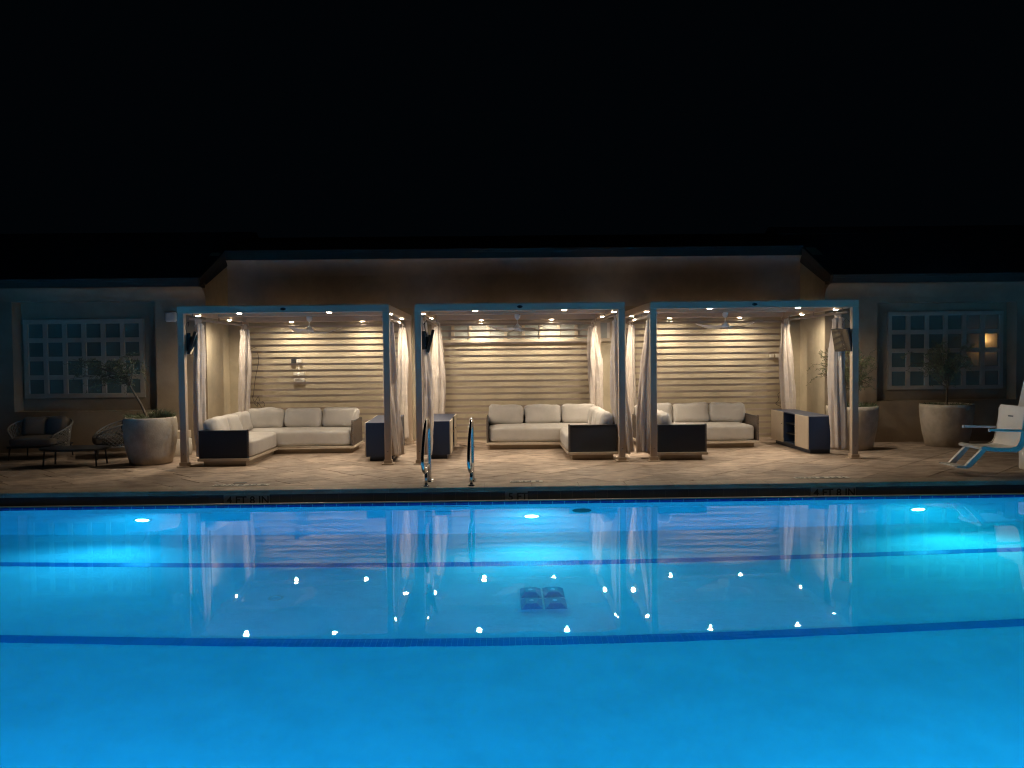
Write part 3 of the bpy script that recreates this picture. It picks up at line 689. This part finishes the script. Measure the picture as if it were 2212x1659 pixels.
tuft(-5.70, 13.12, .36, .17, 900, 1, 'low spiky greenery filling the left planter'); tuft(-5.52, 13.05, .12, .26, 260, 4, 'taller spiky grass clump at the right side of the left planter')
tuft(6.12, 13.95, .38, .16, 800, 2, 'low greenery filling the planter behind the right cabana'); tuft(7.93, 14.22, .38, .10, 600, 3, 'low greenery filling the planter below the right window')

# ------------------------------------------------------------------ lounge chairs, table, drum
def tub_chair(x, y, rz, label, seed):
    t = thing('lounge_chair', label, 'armchair', (x, y, 0), rz, 'woven tub chairs by the left planter')   # opens toward -y
    a0, a1 = radians(-52), radians(232); z0 = .20
    def S_(u, v):
        a = a0+(a1-a0)*u; k = sin(pi*u)**.8; top = .38+.30*k; z = z0+(top-z0)*v; r = .40+.06*v; return Vector((r*1.08*cos(a), r*.95*sin(a), z))
    b = B(); n = 30
    for s in (-1, 1):
        for i in range(-8, n+8):
            pts = []
            for k in range(9):
                v = k/8; u = (i+s*v*5)/n
                if 0 <= u <= 1: pts.append(S_(u, v))
            if len(pts) > 1: tube(b, pts, .006, 4)
    obj('woven_shell', b, M['chairweave'], t)
    b = B(); tube(b, [S_(k/40, 1) for k in range(41)], .015, 8); tube(b, [S_(k/40, 0) for k in range(41)], .014, 8); tube(b, [S_(0, 0), S_(0, 1)], .014, 8); tube(b, [S_(1, 0), S_(1, 1)], .014, 8); obj('shell_rim', b, M['chairweave'], t, True)
    b = B(); cushion(b, (0, -.04, .31), (.74, .72, .13), .05, .02, 2, seed); obj('seat_cushion', b, M['chaircush'], t, True)
    for sx in (-1, 1):
        b = B(); cushion(b, (sx*.19, .22, .52), (.40, .16, .36), .07, .04, 1, seed+sx, Matrix.Rotation(radians(-12), 4, 'X') @ Matrix.Rotation(radians(-14*sx), 4, 'Z'), .012); obj('back_cushion', b, M['chaircush'], t, True)
    b = B(); box(b, -.40, .40, -.36, .34, .205, .235, .01); obj('seat_frame', b, M['darkmetal'], t)
    for sx in (-1, 1):
        for sy in (-1, 1):
            b = B(); tube(b, [(sx*.36, sy*.31, .22), (sx*.38, sy*.34, .0)], [.016, .010], 8); obj('leg', b, M['darkmetal'], t, True)
tub_chair(-8.0, 14.05, radians(6), 'woven tub chair with grey cushions facing the pool under the left window', 3)
tub_chair(-6.72, 14.15, radians(-62), 'woven tub chair turned left, half hidden behind the left planter', 8)
t = thing('coffee_table', 'low dark oval coffee table between the two woven tub chairs', 'table', (-6.85, 12.98, 0))
b = B(); lathe(b, [(.0001, .255), (.54, .255), (.55, .265), (.55, .28), (.54, .288), (.0001, .288)], 0, 0, 36); bmesh.ops.scale(b, vec=(1, .62, 1), verts=b.verts); obj('tabletop', b, M['darkmetal'], t)
for sx, sy in ((-.40, -.16), (.40, -.16), (-.40, .16), (.40, .16)):
    b = B(); tube(b, [(sx, sy, .255), (sx*1.05, sy*1.1, 0)], .014, 8); obj('leg', b, M['darkmetal'], t)
b = B(); lathe(b, [(.0001, 0), (.235, 0), (.245, .012), (.25, .14), (.24, .285), (.225, .295), (.0001, .295)], 0, 0, 36); o = obj('drum_table', b, M['drum'], None, True); o.location = (-5.72, 14.22, 0); tag(o, 'pale ribbed drum table between the left planter and the cabana post', 'side table')
b = B(); box(b, -.17, .17, -.17, .17, .296, .43, .012, None, 2); o = obj('storage_box', b, M['cream']); o.location = (-5.70, 14.22, 0); tag(o, 'small cream box on top of the drum table', 'box')

# ------------------------------------------------------------------ pool lift
t = thing('pool_lift', 'white pool access lift seat with armrests and folding footrest at the right edge', 'pool lift', (0, 0, 0)); y0, y1 = 10.62, 11.18; t.location = (7.6, 11.0, 0)
OX, OY = 7.6, 11.0
def lp(b): bmesh.ops.translate(b, vec=(-OX, -OY, 0), verts=b.verts); return b
prof = [(6.41, .355), (6.40, .385), (6.44, .40), (6.60, .375), (6.80, .365), (6.88, .39), (6.92, .46), (6.98, .90), (7.0, .925), (7.035, .92), (7.045, .89), (6.985, .44), (6.95, .35), (6.88, .315), (6.60, .325), (6.44, .345)]
b = B(); prism(b, prof, 'y', y0, y1); bmesh.ops.bevel(b, geom=[e for e in b.edges if abs(e.verts[0].co.y-e.verts[1].co.y) < 1e-6], offset=.01, segments=2, affect='EDGES'); obj('seat_shell', lp(b), M['white'], t, auto=35)
for yy in (y0-.02, y1+.02):
    b = B(); tube(b, [(7.06, yy, .60), (6.62, yy, .615), (6.50, yy, .618)], .017, 10); a = obj('armrest', lp(b), M['white'], t, True)
    b = B(); box(b, 6.48, 6.50, yy-.019, yy+.019, .598, .637, .004); obj('armrest_tip', lp(b), M['marker'], a)
    b = B(); box(b, 6.98, 7.06, yy-.012, yy+.012, .30, .88, .01); obj('side_bracket', lp(b), M['white'], t)
for yy in (y0+.06, y1-.12):
    b = B(); prism(b, [(6.50, .33), (6.44, .35), (6.22, .13), (6.10, .13), (6.10, .11), (6.24, .095), (6.30, .115)], 'y', yy, yy+.05); obj('footrest_arm', lp(b), M['white'], t)
b = B(); box(b, 6.10, 6.26, y0+.05, y1-.06, .112, .128, .004); obj('footrest', lp(b), M['white'], t)
b = B(); box(b, 7.015, 7.04, 10.80, 10.90, .82, .85); lp(b).free()
b = B(); box(b, 6.962, 6.972, 10.84, 10.95, .77, .79); obj('logo_plate', lp(b), M['darkmetal'], t)
b = B(); box(b, 7.0, 7.10, 10.80, 11.0, .36, .80, .01); prism(b, [(7.06, .70), (7.16, .70), (7.44, 2.0), (7.34, 2.0)], 'y', 10.84, 10.96); obj('mast', lp(b), M['white'], t)
b = B(); box(b, 7.3, 7.95, 10.75, 11.25, 0, .35, .03, None, 2); box(b, 7.45, 7.65, 10.85, 11.05, .35, 1.3, .02); box(b, 7.36, 7.7, 10.86, 10.95, 1.15, 1.24, .01); obj('lift_base', lp(b), M['white'], t)

# ------------------------------------------------------------------ wall fittings
def fitting(name, bxs, m_, label, cat, group=None):
    b = B()
    for q in bxs: box(b, *q)
    return tag(obj(name, b, M[m_]), label, cat, group)
fitting('wall_speaker', [(-6.11, -5.93, 14.77, 14.894, 2.375, 2.55, .02)], 'white', 'small white loudspeaker on the wall left of the left cabana', 'speaker')
fitting('junction_box', [(-4.17, -4.08, 16.07, 16.128, 1.59, 1.68, .004)], 'darkmetal', 'grey switch box on the back wall of the left cabana, left of the white one', 'switch box', 'boxes on the cabana walls')
fitting('junction_box', [(-4.065, -3.965, 16.065, 16.128, 1.60, 1.69, .004)], 'white', 'pale switch box with a conduit, on the back wall of the left cabana', 'switch box', 'boxes on the cabana walls')
b = B(); tube(b, [(-4.03, 16.1, 1.60), (-4.025, 16.1, 1.44)], .010, 8); tag(obj('conduit', b, M['marker']), 'short pale conduit running down from the switch box', 'conduit')
b = B(); box(b, -4.13, -3.92, 16.065, 16.128, 1.345, 1.405, .003); box(b, -4.045, -4.005, 16.045, 16.066, 1.33, 1.40, .01); tag(obj('outlet_cover', b, M['marker']), 'pale outlet cover with a plug below the switch boxes', 'outlet')
b = B(); box(b, -4.13, -3.92, 16.08, 16.128, 1.22, 1.285, .002); o = tag(obj('notice_plate', b, M['marker']), 'small pale notice plate below the outlet in the left cabana', 'sign')
b = B()
for k in range(3): box(b, -4.10, -3.95-.02*k, 16.078, 16.08, 1.235+.015*k, 1.240+.015*k)
obj('print_line', b, M['soil'], o)
fitting('junction_box', [(5.40, 5.475, 16.07, 16.128, 1.60, 1.68, .004)], 'white', 'left one of two small switch boxes behind the right cabana', 'switch box', 'boxes on the cabana walls')
fitting('junction_box', [(5.515, 5.59, 16.07, 16.128, 1.60, 1.68, .004)], 'white', 'right one of two small switch boxes behind the right cabana', 'switch box', 'boxes on the cabana walls')
fitting('wall_outlet', [(XL-.29, XL-.20, 14.87, 14.895, 1.62, 1.74, .004)], 'stucco_wing', 'tan outlet box on the wing wall behind the left tv', 'outlet')
fitting('wall_outlet', [(XL-.03, XL+.05, 14.85, 14.896, .36, .47, .004)], 'darkmetal', 'dark outlet box low on the wall corner beside the left sofa', 'outlet')
b = B()
rn = random.Random(5)
for s in ([(-4.88, 1.82), (-4.78, 1.90), (-4.72, 1.88)], [(-4.70, 1.80), (-4.68, 1.66), (-4.71, 1.5), (-4.75, 1.3), (-4.78, 1.1), (-4.80, .95)], [(-4.82, .98), (-4.78, .85), (-4.70, .95), (-4.68, .86)], [(-4.78, .82), (-4.72, .76), (-4.72, .84), (-4.64, .74)], [(-4.62, .86), (-4.58, .80), (-4.60, .76)], [(-4.93, .66), (-4.80, .72), (-4.72, .66), (-4.58, .68)], [(-4.90, .65), (-4.75, .70), (-4.65, .64)]):
    tube(b, smoothpath([(x_, 15.635+rn.uniform(-.012, .002), z_) for x_, z_ in s], 6), .0045, 5)
tag(obj('dead_vine', b, M['cable']), 'bare dark vine stems clinging to the left end of the left slats', 'vine')
b = B(); tube(b, smoothpath([(5.50, 15.635, 1.15), (5.47, 15.63, .95), (5.40, 15.63, .88), (5.42, 15.63, .78), (5.36, 15.63, .70), (5.46, 15.63, .64)], 6), .0045, 5); tag(obj('cable', b, M['cable']), 'thin dark cable hanging on the slats above the cream-door cabinet', 'cable')
b = B(); tube(b, smoothpath([(-.80, 15.2, .012), (-.68, 15.05, .012), (-.60, 14.88, .012), (-.50, 14.84, .012)], 6), .007, 6); tag(obj('floor_cable', b, M['cable']), 'black cable end on the pavers right of the middle navy cabinet', 'cable')
fitting('floor_drain', [(-3.62, -3.46, 10.82, 10.93, -.004, .004, .001)], 'darkmetal', 'small grey drain plate set in the deck behind the left depth marker', 'drain')

# ------------------------------------------------------------------ depth markers
def marker(xc, y, glyphs, upright, z, label, yface=None):
    n = len(glyphs); wt = .1465; x0 = xc-n*wt/2
    t = thing('depth_marker', label, 'depth marker', (xc, y, z), 0, 'pool depth markers')
    for i, g in enumerate(glyphs):
        xa = -n*wt/2+i*wt
        b = B()
        if upright: box(b, xa+.001, xa+wt-.001, -.004, .006, -.074, .072, .001)
        else: box(b, xa+.001, xa+wt-.001, -.072, .072, 0, .005, .001)
        tl = obj('tile', b, M['marker_face' if upright else 'marker'], t)
        if g == '@':      # no-diving ring
            b = B(); pts = [(xa+wt/2+.05*cos(a*pi/12), .05*sin(a*pi/12), .0055) for a in range(25)]; tube(b, pts, .0065, 4, flat=.3); tube(b, [(xa+wt/2-.035, .035, .0055), (xa+wt/2+.035, -.035, .0055)], .0065, 4, flat=.3); obj('no_diving_ring', b, M['ink'], tl)
            b = B(); tube(b, [(xa+wt/2+.03, -.015, .0055), (xa+wt/2-.01, .0, .0055), (xa+wt/2-.03, .02, .0055)], .007, 4, flat=.3); obj('diver_shape', b, M['ink'], tl)
        elif upright: text_mesh(g, .135, (xa+wt/2, -.0052, -.002), (radians(90), 0, 0), .0025, .0008, parent=tl)
        else: text_mesh(g, .135, (xa+wt/2, 0, .0058), (0, 0, pi), .0025, .0006, parent=tl)
marker(-3.27, 10.288, ['4', 'FT', '8', 'IN'], True, -.135, 'left upright depth marker reading 4 FT 8 IN on the dark tiled face')
marker(.18, 10.288, ['5', 'FT'], True, -.135, 'middle upright depth marker reading 5 FT on the dark tiled face')
marker(4.27, 10.288, ['4', 'FT', '8', 'IN'], True, -.135, 'right upright depth marker reading 4 FT 8 IN on the dark tiled face')
marker(-3.46, 10.66, ['@', 'IN', '8', 'FT', '4'], False, .001, 'left flat deck marker reading 4 FT 8 IN towards the cabanas')
marker(.32, 10.66, ['@', 'FT', '5'], False, .001, 'middle flat deck marker reading 5 FT towards the cabanas')
marker(4.27, 10.66, ['@', 'IN', '8', 'FT', '4'], False, .001, 'right flat deck marker reading 4 FT 8 IN towards the cabanas')

# ------------------------------------------------------------------ lantern wall across the pool (seen mirrored in the right window)
b = B(); box(b, 20.3, 30, -4.4, -4.1, 0, 4); tag(obj('garden_wall', b, M['stucco']), 'tan wall across the pool behind the viewer, mirrored in the right window', 'wall')
t = thing('wall_lantern', 'lit amber wall lantern, mirrored in the right gridded window', 'lantern', (21.02, -3.95, 2.1))
b = B()
for sx in (-.07, .07):
    for sy in (-.07, .07): box(b, sx-.008, sx+.008, sy-.008, sy+.008, -.2, .2)
box(b, -.09, .09, -.09, .09, -.23, -.2); lathe(b, [(.12, .2), (.02, .32), (.0001, .33)], 0, 0, 4); box(b, -.02, .02, -.15, -.09, -.05, .05); obj('lantern_cage', b, M['darkmetal'], t)
b = B(); box(b, -.05, .05, -.05, .05, -.16, .16); obj('lantern_glass', b, M['flame'], t)
ld = bpy.data.lights.new('lantern_beam', 'POINT'); ld.energy = 5; ld.color = (1, .6, .25); ld.shadow_soft_size = .1
lo = bpy.data.objects.new('lantern_beam', ld); COL.objects.link(lo); lo.parent = t; lo.location = (0, .25, -.05)
